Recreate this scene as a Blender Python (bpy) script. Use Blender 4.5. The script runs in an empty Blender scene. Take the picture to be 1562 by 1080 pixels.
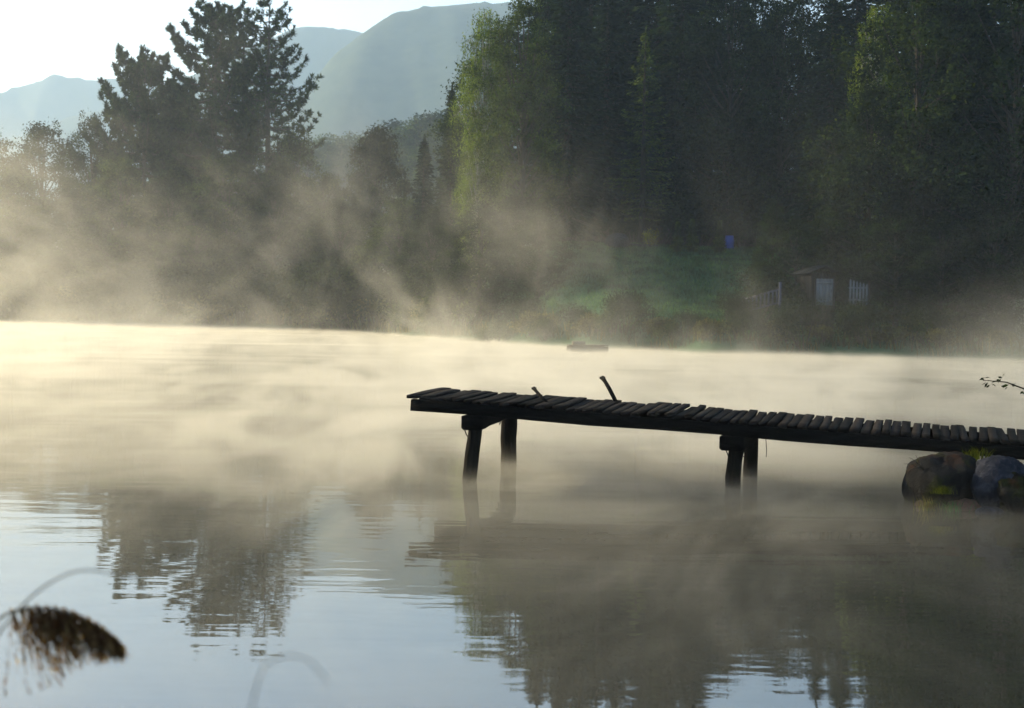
import bpy, math, random
import numpy as np
from mathutils import Vector, Matrix

SC = bpy.context.scene
COL = SC.collection
R = math.radians
rng = np.random.default_rng(7)
random.seed(7)

# ------------------------------------------------------------------ camera
H = 1.8                     # eye height above the lake
FPX, CX, CY = 2000.0, 781.0, 540.0
PITCH, ROLL = R(2.02), R(0.9)
Fw = Vector((0, math.cos(PITCH), -math.sin(PITCH)))
Rt0, Up0 = Vector((1, 0, 0)), Vector((0, math.sin(PITCH), math.cos(PITCH)))
Rt = Rt0 * math.cos(ROLL) + Up0 * math.sin(ROLL)
Up = Up0 * math.cos(ROLL) - Rt0 * math.sin(ROLL)
EYE = Vector((0, 0, H))
cam_d = bpy.data.cameras.new('camera')
cam = bpy.data.objects.new('camera', cam_d)
COL.objects.link(cam)
cam.matrix_world = Matrix(((Rt.x, Up.x, -Fw.x, 0), (Rt.y, Up.y, -Fw.y, 0), (Rt.z, Up.z, -Fw.z, H), (0, 0, 0, 1)))
cam_d.sensor_width = 36
cam_d.lens = 36 * FPX / 1562
cam_d.clip_start, cam_d.clip_end = 0.05, 6000
cam_d.dof.use_dof = True
cam_d.dof.focus_distance = 14.2
cam_d.dof.aperture_fstop = 4.0
SC.camera = cam


def at(px, py, d):
    """the point seen at a pixel of the photograph at ground distance d (metres along +Y)"""
    v = Fw + Rt * ((px - CX) / FPX) + Up * ((CY - py) / FPX)
    return EYE + v * (d / v.y)


# ------------------------------------------------------------------ sky, sun, exposure
SUN_AZ, SUN_EL = R(-54), R(21)          # azimuth measured from +Y towards +X
w = bpy.data.worlds.new('World')
SC.world = w
w.use_nodes = True
nt = w.node_tree
bg = nt.nodes['Background']
sky = nt.nodes.new('ShaderNodeTexSky')
sky.sky_type = 'NISHITA'
sky.sun_disc = False
sky.sun_elevation = SUN_EL
sky.sun_rotation = SUN_AZ
sky.air_density = 1.0
sky.dust_density = 1.2
nt.links.new(sky.outputs[0], bg.inputs[0])
bg.inputs[1].default_value = 0.115
sl = bpy.data.lights.new('sun', 'SUN')
sl.energy = 5.0
sl.angle = R(0.5)
sl.color = (1.0, 0.84, 0.51)
so = bpy.data.objects.new('sun', sl)
COL.objects.link(so)
sd = Vector((math.sin(SUN_AZ) * math.cos(SUN_EL), math.cos(SUN_AZ) * math.cos(SUN_EL), math.sin(SUN_EL)))
so.rotation_euler = sd.to_track_quat('Z', 'Y').to_euler()
SC.view_settings.view_transform = 'Standard'
SC.view_settings.look = 'None'
SC.view_settings.exposure = 1.32
SC.view_settings.gamma = 1.0
cy = SC.cycles
cy.use_denoising = True
cy.denoiser = 'OPENIMAGEDENOISE'
cy.use_adaptive_sampling = True
cy.adaptive_threshold = 0.03
cy.max_bounces = 6
cy.diffuse_bounces = 2
cy.glossy_bounces = 3
cy.transmission_bounces = 4
cy.transparent_max_bounces = 6
cy.volume_bounces = 1
cy.volume_step_rate = 1.0
cy.volume_max_steps = 256
cy.sample_clamp_indirect = 6

# ------------------------------------------------------------------ helpers


def tag(o, label=None, cat=None, group=None, kind=None):
    if label: o['label'] = label
    if cat: o['category'] = cat
    if group: o['group'] = group
    if kind: o['kind'] = kind
    return o


def empty(name, loc, rz=0.0, scale=1.0):
    o = bpy.data.objects.new(name, None)
    o.empty_display_size = 0.3
    o.location = loc
    o.rotation_euler = (0, 0, rz)
    o.scale = (scale,) * 3 if isinstance(scale, (int, float)) else scale
    COL.objects.link(o)
    return o


class MB:
    """collects points and faces for one mesh"""

    def __init__(self):
        self.V, self.Q, self.T, self.n = [], [], [], 0

    def add(self, V, Q=None, T=None):
        V = np.asarray(V, float).reshape(-1, 3)
        if Q is not None and len(Q): self.Q.append(np.asarray(Q, int).reshape(-1, 4) + self.n)
        if T is not None and len(T): self.T.append(np.asarray(T, int).reshape(-1, 3) + self.n)
        self.V.append(V)
        self.n += len(V)

    def box(self, c, size, ax=None, jit=0.0):
        """box with centre c, full sizes, axes ax (three unit vectors)"""
        sx, sy, sz = [s / 2 for s in size]
        if ax is None: ax = ((1, 0, 0), (0, 1, 0), (0, 0, 1))
        ax = np.array([np.array(a, float) for a in ax])
        P = np.array([(i, j, k) for k in (-1, 1) for j in (-1, 1) for i in (-1, 1)], float)
        V = np.array(c, float) + (P * np.array([sx, sy, sz])) @ ax
        if jit: V = V + rng.uniform(-jit, jit, V.shape)
        self.add(V, [(0, 2, 3, 1), (4, 5, 7, 6), (0, 1, 5, 4), (2, 6, 7, 3), (0, 4, 6, 2), (1, 3, 7, 5)])

    def tube(self, pts, rad, n=6, cap=True):
        pts = np.asarray(pts, float)
        m = len(pts)
        rad = np.broadcast_to(np.asarray(rad, float), (m,))
        tg = np.gradient(pts, axis=0)
        tg /= np.linalg.norm(tg, axis=1)[:, None] + 1e-9
        ref = np.where(np.abs(tg[:, 2:3]) > 0.9, np.array([[1., 0, 0]]), np.array([[0, 0, 1.]]))
        a = np.cross(tg, ref); a /= np.linalg.norm(a, axis=1)[:, None] + 1e-9
        b = np.cross(tg, a)
        th = np.arange(n) * 2 * math.pi / n
        V = pts[:, None, :] + rad[:, None, None] * (np.cos(th)[None, :, None] * a[:, None, :] + np.sin(th)[None, :, None] * b[:, None, :])
        V = V.reshape(-1, 3)
        i = np.arange(m - 1)[:, None] * n
        j = np.arange(n)[None, :]
        k = (j + 1) % n
        Q = np.stack([i + j, i + k, i + n + k, i + n + j], -1).reshape(-1, 4)
        T = []
        if cap:
            V = np.vstack([V, pts[0], pts[-1]])
            c0, c1 = m * n, m * n + 1
            T = [(c0, (q + 1) % n, q) for q in range(n)] + [(c1, (m - 1) * n + q, (m - 1) * n + (q + 1) % n) for q in range(n)]
        self.add(V, Q, T)

    def leaves(self, C, L, W, D=None, spread=1.0, g=None):
        """diamond leaves at points C; long axis along D mixed with a random direction"""
        g = g or rng
        C = np.asarray(C, float)
        m = len(C)
        if not m: return
        a = g.normal(size=(m, 3))
        a /= np.linalg.norm(a, axis=1)[:, None]
        if D is not None: a = np.asarray(D, float) + a * spread
        a /= np.linalg.norm(a, axis=1)[:, None] + 1e-9
        b = np.cross(a, g.normal(size=(m, 3)))
        b /= np.linalg.norm(b, axis=1)[:, None] + 1e-9
        l = L * g.uniform(.6, 1.3, (m, 1)) / 2
        ww = W * g.uniform(.6, 1.3, (m, 1)) / 2
        nrm = np.cross(a, b)
        V = np.stack([C - a * l, C + b * ww + nrm * ww * .3, C + a * l, C - b * ww + nrm * ww * .3], 1).reshape(-1, 3)
        self.add(V, np.arange(m * 4).reshape(-1, 4))

    def mesh(self, name, mat, smooth=False):
        me = bpy.data.meshes.new(name)
        V = np.vstack(self.V)
        Q = np.vstack(self.Q) if self.Q else np.zeros((0, 4), int)
        T = np.vstack(self.T) if self.T else np.zeros((0, 3), int)
        me.vertices.add(len(V))
        me.vertices.foreach_set('co', V.astype(np.float32).ravel())
        me.loops.add(Q.size + T.size)
        me.loops.foreach_set('vertex_index', np.concatenate([Q.ravel(), T.ravel()]).astype(np.int32))
        me.polygons.add(len(Q) + len(T))
        st = np.concatenate([np.arange(len(Q)) * 4, len(Q) * 4 + np.arange(len(T)) * 3]).astype(np.int32)
        me.polygons.foreach_set('loop_start', st)
        if smooth: me.polygons.foreach_set('use_smooth', np.ones(len(Q) + len(T), bool))
        me.update(calc_edges=True)
        me.materials.append(mat)
        return me

    def build(self, name, mat, parent=None, smooth=False):
        return put(name, self.mesh(name, mat, smooth), parent)


def put(name, me, parent=None):
    o = bpy.data.objects.new(name, me)
    COL.objects.link(o)
    o.parent = parent
    return o


# ---- materials
class NT:
    def __init__(self, mat):
        self.t = mat.node_tree
        self.N, self.L = self.t.nodes, self.t.links

    def n(self, kind, **kw):
        x = self.N.new(kind)
        for k, v in kw.items(): setattr(x, k, v)
        return x

    def set(self, sock, v):
        if isinstance(v, bpy.types.NodeSocket): self.L.new(v, sock)
        else: sock.default_value = v

    def m(self, op, a, b=0.0, c=0.0, clamp=False):
        x = self.n('ShaderNodeMath', operation=op, use_clamp=clamp)
        for s, v in zip(x.inputs, (a, b, c)): self.set(s, v)
        return x.outputs[0]

    def mapr(self, v, a, b, c=0.0, d=1.0, smooth=True):
        x = self.n('ShaderNodeMapRange', interpolation_type='SMOOTHSTEP' if smooth else 'LINEAR')
        for s, q in zip(x.inputs, (v, a, b, c, d)): self.set(s, q)
        return x.outputs[0]

    def noise(self, vec, scale=1.0, detail=3.0, rough=.55, dist=0.0, mapscale=None, loc=None):
        if mapscale is not None or loc is not None:
            mp = self.n('ShaderNodeMapping')
            self.set(mp.inputs[0], vec)
            if mapscale is not None: mp.inputs['Scale'].default_value = mapscale
            if loc is not None: mp.inputs['Location'].default_value = loc
            vec = mp.outputs[0]
        x = self.n('ShaderNodeTexNoise')
        self.set(x.inputs['Vector'], vec)
        x.inputs['Scale'].default_value = scale
        x.inputs['Detail'].default_value = detail
        x.inputs['Roughness'].default_value = rough
        x.inputs['Distortion'].default_value = dist
        return x.outputs[0]

    def ramp(self, v, stops):
        x = self.n('ShaderNodeValToRGB')
        self.set(x.inputs[0], v)
        el = x.color_ramp.elements
        while len(el) < len(stops): el.new(.5)
        for e, (p, c) in zip(el, stops):
            e.position = p
            e.color = (*c, 1)
        return x.outputs[0]


def new_mat(name):
    m = bpy.data.materials.new(name)
    m.use_nodes = True
    return m, NT(m)


def coarse(name, stops, scale=3.0, rough=.8, bump=.3, mapscale=(1, 1, 1), detail=6, spec=.3):
    """a matte surface whose colour and relief come from noise"""
    m, t = new_mat(name)
    b = t.N['Principled BSDF']
    tc = t.n('ShaderNodeTexCoord').outputs['Object']
    f = t.noise(tc, scale, detail, .62, .4, mapscale)
    t.L.new(t.ramp(f, stops), b.inputs['Base Color'])
    b.inputs['Roughness'].default_value = rough
    b.inputs['Specular IOR Level'].default_value = spec
    bp = t.n('ShaderNodeBump')
    bp.inputs['Strength'].default_value = bump
    bp.inputs['Distance'].default_value = .05
    t.L.new(f, bp.inputs['Height'])
    t.L.new(bp.outputs[0], b.inputs['Normal'])
    return m


def foliage(name, c0, c1, c2, trans=.4):
    """leaves: three tones mixed leaf by leaf, letting some light through"""
    m, t = new_mat(name)
    t.N.remove(t.N['Principled BSDF'])
    gi = t.n('ShaderNodeNewGeometry')
    oi = t.n('ShaderNodeObjectInfo')
    f = t.m('ADD', t.m('MULTIPLY', gi.outputs['Random Per Island'], .75), t.m('MULTIPLY', oi.outputs['Random'], .25))
    col = t.ramp(f, [(0.0, c0), (.5, c1), (1.0, c2)])
    tco = t.n('ShaderNodeTexCoord').outputs['Object']
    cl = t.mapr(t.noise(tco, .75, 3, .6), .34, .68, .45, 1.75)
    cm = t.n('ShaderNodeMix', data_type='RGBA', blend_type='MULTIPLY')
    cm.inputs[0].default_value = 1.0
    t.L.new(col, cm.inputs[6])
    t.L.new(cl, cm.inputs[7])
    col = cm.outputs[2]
    d = t.n('ShaderNodeBsdfDiffuse')
    tr = t.n('ShaderNodeBsdfTranslucent')
    hs = t.n('ShaderNodeMix', data_type='RGBA', blend_type='MULTIPLY')
    hs.inputs[0].default_value = 1.0
    t.L.new(col, hs.inputs[6])
    hs.inputs[7].default_value = (1.5, 1.55, .55, 1)
    t.L.new(col, d.inputs[0])
    t.L.new(hs.outputs[2], tr.inputs[0])
    mx = t.n('ShaderNodeMixShader')
    mx.inputs[0].default_value = trans
    t.L.new(d.outputs[0], mx.inputs[1])
    t.L.new(tr.outputs[0], mx.inputs[2])
    t.L.new(mx.outputs[0], t.N['Material Output'].inputs[0])
    return m


M = {}
M['bark'] = coarse('bark', [(.3, (.018, .014, .011)), (.55, (.05, .038, .028)), (.8, (.09, .07, .05))], 2.2, .9, .8, (3, 3, .6))
M['birch_bark'] = coarse('birch_bark', [(.35, (.05, .045, .04)), (.5, (.3, .28, .25)), (.8, (.45, .43, .4))], 2.5, .8, .4, (1, 1, 3))
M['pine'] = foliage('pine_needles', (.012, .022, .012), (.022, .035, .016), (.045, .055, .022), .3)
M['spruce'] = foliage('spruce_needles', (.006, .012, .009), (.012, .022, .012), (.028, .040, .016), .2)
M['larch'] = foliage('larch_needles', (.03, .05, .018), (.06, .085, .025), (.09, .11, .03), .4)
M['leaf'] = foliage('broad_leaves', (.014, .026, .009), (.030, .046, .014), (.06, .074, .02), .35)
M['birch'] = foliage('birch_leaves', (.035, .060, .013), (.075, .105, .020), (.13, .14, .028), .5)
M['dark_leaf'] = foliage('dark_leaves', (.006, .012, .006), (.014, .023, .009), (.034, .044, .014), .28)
M['yellow_leaf'] = foliage('yellow_leaves', (.16, .16, .02), (.28, .26, .03), (.4, .36, .05), .5)
M['grass'] = foliage('grass_blades', (.026, .062, .028), (.038, .082, .036), (.06, .098, .04), .3)
M['sedge'] = foliage('sedge', (.05, .05, .022), (.085, .08, .03), (.14, .12, .05), .4)
M['moss'] = foliage('moss_grass', (.03, .04, .006), (.065, .075, .01), (.12, .12, .02), .35)
M['reed'] = foliage('reed_plume', (.05, .024, .014), (.10, .05, .027), (.30, .20, .10), .5)
M['reed_stem'] = coarse('reed_stem', [(.3, (.10, .085, .075)), (.7, (.18, .15, .12))], 12, .7, .1, (6, 6, 1))

# wood of the jetty
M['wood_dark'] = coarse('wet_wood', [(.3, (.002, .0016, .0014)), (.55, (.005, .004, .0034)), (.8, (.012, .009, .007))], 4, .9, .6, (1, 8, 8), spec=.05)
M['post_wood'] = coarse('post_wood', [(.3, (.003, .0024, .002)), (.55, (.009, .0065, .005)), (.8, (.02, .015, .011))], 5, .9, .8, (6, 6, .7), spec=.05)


def plank_mat():
    m, t = new_mat('weathered_planks')
    b = t.N['Principled BSDF']
    tc = t.n('ShaderNodeTexCoord').outputs['Object']
    gi = t.n('ShaderNodeNewGeometry').outputs['Random Per Island']
    f = t.noise(tc, 3.0, 6, .65, .3, (14, 1.2, 14))
    f2 = t.noise(tc, 1.3, 3, .5, 0)
    k = t.m('ADD', t.m('MULTIPLY', f, .55), t.m('ADD', t.m('MULTIPLY', gi, .3), t.m('MULTIPLY', f2, .25)))
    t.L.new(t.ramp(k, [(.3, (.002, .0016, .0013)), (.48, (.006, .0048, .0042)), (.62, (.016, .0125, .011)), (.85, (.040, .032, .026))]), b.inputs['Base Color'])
    b.inputs['Roughness'].default_value = .85
    b.inputs['Specular IOR Level'].default_value = .03
    bp = t.n('ShaderNodeBump')
    bp.inputs['Strength'].default_value = .8
    bp.inputs['Distance'].default_value = .01
    t.L.new(f, bp.inputs['Height'])
    t.L.new(bp.outputs[0], b.inputs['Normal'])
    return m


M['planks'] = plank_mat()
M['iron'] = coarse('rusty_iron', [(.3, (.004, .0035, .0035)), (.7, (.010, .008, .007))], 20, .9, .2, spec=.05)
def mossy(name):
    m, t = new_mat(name)
    b = t.N['Principled BSDF']
    tc = t.n('ShaderNodeTexCoord').outputs['Object']
    f = t.noise(tc, 6.0, 8, .68, .5)
    st = t.ramp(f, [(.3, (.0015, .0016, .0018)), (.5, (.005, .005, .0058)), (.72, (.016, .0155, .016))])
    ms = t.ramp(t.noise(tc, 22.0, 5, .7), [(.3, (.005, .006, .0015)), (.6, (.02, .023, .005)), (.8, (.05, .05, .01))])
    ru = t.ramp(t.noise(tc, 14.0, 5, .7), [(.3, (.010, .005, .003)), (.7, (.045, .02, .011))])
    k1 = t.mapr(t.noise(tc, 4.2, 4, .6, .6, None, (2, 5, 1)), .52, .62, 0, .85)
    k2 = t.mapr(t.noise(tc, 3.4, 4, .6, .6, None, (8, 1, 4)), .54, .66, 0, .8)
    for k_, c_ in ((k1, ms), (k2, ru)):
        mx = t.n('ShaderNodeMix', data_type='RGBA')
        t.L.new(k_, mx.inputs[0]); t.L.new(st, mx.inputs[6]); t.L.new(c_, mx.inputs[7])
        st = mx.outputs[2]
    t.L.new(st, b.inputs['Base Color'])
    b.inputs['Roughness'].default_value = .8
    b.inputs['Specular IOR Level'].default_value = .06
    bp = t.n('ShaderNodeBump')
    bp.inputs['Strength'].default_value = 1.0
    bp.inputs['Distance'].default_value = .04
    t.L.new(t.noise(tc, 9.0, 8, .72), bp.inputs['Height'])
    t.L.new(bp.outputs[0], b.inputs['Normal'])
    return m


M['rock'] = mossy('mossy_rock')
M['rock_pale'] = coarse('blue_grey_rock', [(.3, (.006, .007, .012)), (.5, (.018, .020, .030)), (.72, (.05, .054, .07))], 9.0, .85, 1.0, spec=.06)
M['rock_red'] = coarse('rusty_stone', [(.25, (.03, .014, .01)), (.5, (.08, .032, .02)), (.75, (.12, .06, .04))], 4.0, .8, .7)
M['shed_wood'] = coarse('shed_boards', [(.3, (.008, .006, .004)), (.7, (.022, .014, .010))], 3, .85, .4, (6, 6, .5))
M['shed_roof'] = coarse('shed_roof', [(.3, (.008, .008, .009)), (.7, (.018, .018, .018))], 3, .9, .4)
M['white_paint'] = coarse('worn_white_paint', [(.25, (.065, .072, .085)), (.6, (.14, .152, .172))], 3, .6, .1, (3, 3, .6))
M['blue_paint'] = coarse('faded_blue_paint', [(.25, (.018, .021, .045)), (.7, (.036, .043, .08))], 4, .6, .1)
M['blue'] = coarse('bright_blue_plastic', [(.25, (.012, .035, .20)), (.7, (.022, .06, .32))], 4, .4, .05)
M['raft_wood'] = coarse('raft_wood', [(.25, (.04, .03, .022)), (.7, (.11, .085, .06))], 4, .85, .4, (1, 6, 6))

# ------------------------------------------------------------------ setting: ground, lake, hills
SHORE = np.array([(-320, 150), (-120, 130), (-70, 121), (-40, 112.5), (-25, 104), (-13, 95), (-8, 84), (-3, 74), (0.5, 66), (3.6, 61), (8.8, 56),
                  (14, 55.5), (19, 54.5), (30, 52), (38, 44), (36, 30), (24, 20), (12, 15.5), (6.6, 13.7), (5.1, 12.7), (4.9, 11.6),
                  (5.8, 10), (6.5, 8), (6, 5.2), (3, 4.6), (-2, 4.4), (-8, 4.6), (-20, 2), (-60, -5), (-320, -20)], float)


def shore_dist(x, y):
    """signed distance to the shoreline, positive on land"""
    x, y = np.asarray(x, float), np.asarray(y, float)
    A, B = SHORE, np.roll(SHORE, -1, 0)
    best = np.full(x.shape, 1e9)
    inside = np.zeros(x.shape, bool)
    for (ax, ay), (bx, by) in zip(A, B):
        dx, dy = bx - ax, by - ay
        t = np.clip(((x - ax) * dx + (y - ay) * dy) / (dx * dx + dy * dy), 0, 1)
        best = np.minimum(best, np.hypot(x - ax - t * dx, y - ay - t * dy))
        c = ((ay > y) != (by > y)) & (x < dx * (y - ay) / (dy if dy else 1e-9) + ax)
        inside ^= c
    return np.where(inside, -best, best)


def sstep(a, b, v):
    t = np.clip((v - a) / (b - a), 0, 1)
    return t * t * (3 - 2 * t)


def ground_z(x, y):
    x, y = np.asarray(x, float), np.asarray(y, float)
    s = shore_dist(x, y)
    s = s + .5 * np.sin(x * .9 + 1.3 * np.sin(y * .5)) * sstep(20, 40, y)
    right = sstep(-7, 2, x) * sstep(45, 54, y)
    land = .05 + .28 * np.clip(s, 0, 1.5) + np.minimum(np.maximum(s - 1.5, 0) * .035, 1.6)
    lawn = np.minimum(.12 + np.interp(y, [54, 58, 66, 74, 80, 84, 110], [0, .5, 2.2, 4.1, 5.45, 5.8, 7.0]), .05 + .70 * np.maximum(s, 0))
    land = land * (1 - right) + lawn * right
    far = np.maximum(y - 150, 0) * .02 + np.maximum(np.abs(x) - 150, 0) * .02
    land = land + np.minimum(far, 25) + .12 * np.sin(x * .35) * np.sin(y * .31 + 1) * sstep(1, 5, s)
    return np.where(s > 0, land, np.maximum(-1.6, s * .45))


def gz(x, y): return float(ground_z(np.array([x]), np.array([y]))[0])


def axis_(edges):
    out = []
    for a, b, st in edges: out += list(np.arange(a, b, st))
    return np.array(out + [edges[-1][1]])


def grid(name, X, Y, Z, mat, smooth=True):
    mb = MB()
    nx, ny = len(X), len(Y)
    gx, gy = np.meshgrid(X, Y)
    i, j = np.meshgrid(np.arange(nx - 1), np.arange(ny - 1))
    a = (j * nx + i).ravel()
    mb.add(np.stack([gx, gy, Z], -1).reshape(-1, 3), np.stack([a, a + 1, a + nx + 1, a + nx], -1))
    return mb.build(name, mat, None, smooth)


def ground_mat():
    m, t = new_mat('ground')
    b = t.N['Principled BSDF']
    tc = t.n('ShaderNodeTexCoord').outputs['Object']
    f = t.noise(tc, .6, 7, .65, .3)
    t.L.new(t.ramp(f, [(.25, (.018, .06, .022)), (.5, (.032, .088, .036)), (.68, (.045, .105, .042)), (.85, (.07, .095, .045))]), b.inputs['Base Color'])
    b.inputs['Roughness'].default_value = .95
    b.inputs['Specular IOR Level'].default_value = .1
    bp = t.n('ShaderNodeBump')
    bp.inputs['Strength'].default_value = .6
    bp.inputs['Distance'].default_value = .2
    t.L.new(t.noise(tc, 3, 5), bp.inputs['Height'])
    t.L.new(bp.outputs[0], b.inputs['Normal'])
    return m


gX = axis_([(-3200, -1500, 200), (-1500, -300, 100), (-300, -100, 12), (-100, -50, 3), (-50, 3, 1.0), (3, 10, .25), (10, 60, 1.0), (60, 120, 6), (120, 300, 20), (300, 1500, 100), (1500, 3200, 200)])
gY = axis_([(-300, -60, 30), (-60, 2, 4), (2, 16, .3), (16, 48, 2), (48, 130, .8), (130, 200, 5), (200, 500, 30), (500, 1700, 100), (1700, 3400, 200)])
GX, GY = np.meshgrid(gX, gY)
tag(grid('ground', gX, gY, ground_z(GX, GY), ground_mat()), kind='structure')


def water_mat():
    m, t = new_mat('lake_water')
    b = t.N['Principled BSDF']
    b.inputs['Base Color'].default_value = (.010, .012, .009, 1)
    b.inputs['Roughness'].default_value = .015
    b.inputs['IOR'].default_value = 2.7
    tc = t.n('ShaderNodeTexCoord').outputs['Object']
    a = t.noise(tc, 1.0, 2, .5, .3, (.55, 2.6, 1))
    c = t.noise(tc, 1.0, 3, .5, .2, (.10, .32, 1))
    fine = t.noise(tc, 1.0, 2, .5, .3, (3.5, 12, 1))
    patch = t.mapr(t.noise(tc, 1, 2, .5, .4, (.05, .16, 1)), .40, .70, .35, 1.0)
    hgt = t.m('ADD', t.m('MULTIPLY', a, .005), t.m('ADD', t.m('MULTIPLY', c, .020), t.m('MULTIPLY', fine, .0007)))
    hgt = t.m('MULTIPLY', hgt, patch)
    bp = t.n('ShaderNodeBump')
    bp.inputs['Strength'].default_value = 1.0
    bp.inputs['Distance'].default_value = 1.0
    t.L.new(hgt, bp.inputs['Height'])
    t.L.new(bp.outputs[0], b.inputs['Normal'])
    return m


wm = MB()
wm.add([(-330, -24, 0), (45, -24, 0), (45, 160, 0), (-330, 160, 0)], [(0, 1, 2, 3)])
tag(wm.build('lake', water_mat()), kind='structure')


def noise1(x, seed, octs=5, base=.01, pers=.5):
    g = np.random.default_rng(seed)
    r = np.zeros_like(x, float)
    amp = 1.0
    for o in range(octs):
        f = base * 2 ** o
        r += amp * (np.sin(x * f * 6.28 + g.uniform(0, 6.28)) + .6 * np.sin(x * f * 6.28 * 1.37 + g.uniform(0, 6.28)))
        amp *= pers
    return r


M['hill'] = coarse('forest_slope', [(.3, (.012, .024, .014)), (.5, (.026, .044, .022)), (.75, (.05, .064, .03))], .05, 1.0, 1.0, (1, 1, 1), 8, .1)


def hill(name, prof, d, depth, seed):
    """a wooded ridge: prof = ridge heights over x; slopes fall towards the viewer and away"""
    X = np.linspace(prof[0][0], prof[-1][0], 260)
    rid = np.interp(X, [p[0] for p in prof], [p[1] for p in prof])
    k = np.ones(9) / 9
    rid = np.convolve(np.pad(rid, 4, mode='edge'), k, 'valid')
    V = np.linspace(-1, 1, 60)
    gx, gv = np.meshgrid(X, V)
    fall = np.where(gv < 0, 1 - np.abs(gv) ** 1.1, 1 - gv ** 1.5)
    spur = 1 + .10 * noise1(gx + 60 * gv, seed, 4, .0025) * (1 - fall) * 1.5
    Z = rid[None, :] * fall * np.clip(spur, .4, 1.6) - 3
    Z += .004 * rid[None, :] * noise1(gx * 1.0 + gv * 300, seed + 3, 4, .012, .7) * np.clip(fall * 2, 0, 1)
    Y = d + gv * depth + 20 * noise1(gx, seed + 5, 3, .002)
    mb = MB()
    nx, nv = len(X), len(V)
    i, j = np.meshgrid(np.arange(nx - 1), np.arange(nv - 1))
    a = (j * nx + i).ravel()
    mb.add(np.stack([gx, Y, Z], -1).reshape(-1, 3), np.stack([a, a + 1, a + nx + 1, a + nx], -1))
    return tag(mb.build(name, M['hill'], None, True), kind='structure')


def ridge(d, pix):
    return [(at(x, y, d).x, at(x, y, d).z) for x, y in pix]


hill('hill', ridge(1300, [(-700, 470), (-300, 300), (300, 300), (380, 250), (440, 165), (480, 106), (520, 80), (560, 48), (600, 8), (650, -2), (720, -10), (800, -6), (950, 10), (1200, 60), (1700, 160), (2300, 300)]), 1300, 480, 3)
hill('hill', ridge(1850, [(-700, 440), (-200, 260), (200, 150), (380, 72), (450, 46), (470, 38), (510, 36), (540, 40), (575, 44), (620, 64), (900, 120), (1500, 300)]), 1850, 420, 11)
hill('hill', ridge(2250, [(-900, 300), (-200, 170), (0, 130), (50, 116), (90, 112), (110, 113), (125, 119), (150, 117), (185, 114), (230, 122), (330, 150), (500, 200), (800, 300)]), 2250, 330, 23)

# ------------------------------------------------------------------ trees
UPV = np.array([0, 0, 1.])


def limb(mb, a, b, r0, r1, sag=0.0, n=4, seg=4):
    t = np.linspace(0, 1, seg)[:, None]
    P = np.asarray(a) * (1 - t) + np.asarray(b) * t + np.array([0, 0, 1]) * (sag * 4 * t * (1 - t))
    mb.tube(P, np.linspace(r0, r1, seg), n, False)


def spruce_meshes(seed, h=22, r=3.6, base=.08, mat='spruce', spray=.55, dens=1.0, droop=.28, sparse=0.0):
    g = np.random.default_rng(seed)
    tr, cr = MB(), MB()
    tr.tube([(0, 0, -.5), (0, 0, h * .3), (.05, .03, h * .7), (0, 0, h)], [.017 * h, .012 * h, .006 * h, .01], 8)
    z = h * base
    C, D = [], []
    while z < h * .965:
        t = z / h
        L0 = r * (1 - t) ** .85 * (1.0 if t > base + .12 else .6 + .4 * (t - base) / .12)
        nb = int(g.integers(5, 8))
        a0 = g.uniform(0, 6.28)
        for k in range(nb):
            if g.random() < sparse: continue
            a = a0 + k * 6.28 / nb + g.normal(0, .25)
            L = max(.16, L0 * g.uniform(.6, 1.2))
            ns = max(3, int(L / .16 * dens))
            s = np.linspace(.12, 1, ns)
            o = np.array([math.cos(a), math.sin(a), 0])
            sd_ = np.array([-math.sin(a), math.cos(a), 0])
            dz = .25 * (t - .35) * L * s * 2 - droop * L * s ** 1.5 + .14 * L * s ** 4
            P = o * (L * s)[:, None] + UPV * (z + dz)[:, None]
            if L > .8: tr.tube(P[[0, ns // 2, -1]], [.02 + .012 * L, .012 + .006 * L, .006], 3, False)
            wid = .30 * L * np.sin(np.clip(s, .1, 1) * 2.7) ** .8 + .08
            for q in range(3):
                off = g.uniform(-1, 1, ns)
                C.append(P + sd_ * (off * wid)[:, None] + UPV * (g.normal(-.06, .07, ns) - .12 * np.abs(off) * wid)[:, None])
                D.append(o + sd_ * (off * .8)[:, None] + UPV * g.normal(-.35, .25, ns)[:, None])
        z += g.uniform(.32, .5) * (h / 22) * (1.15 - .5 * t)
    lz = np.repeat(np.linspace(h * .945, h * .995, 9), 3)
    C.append(np.stack([g.normal(0, .03, 27), g.normal(0, .03, 27), lz], 1))
    D.append(np.stack([g.normal(0, .35, 27), g.normal(0, .35, 27), np.ones(27)], 1))
    cr.leaves(np.vstack(C), spray, spray * .30, np.vstack(D), .35, g)
    return tr.mesh('trunk', M['bark'], True), cr.mesh('crown', M[mat])


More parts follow.
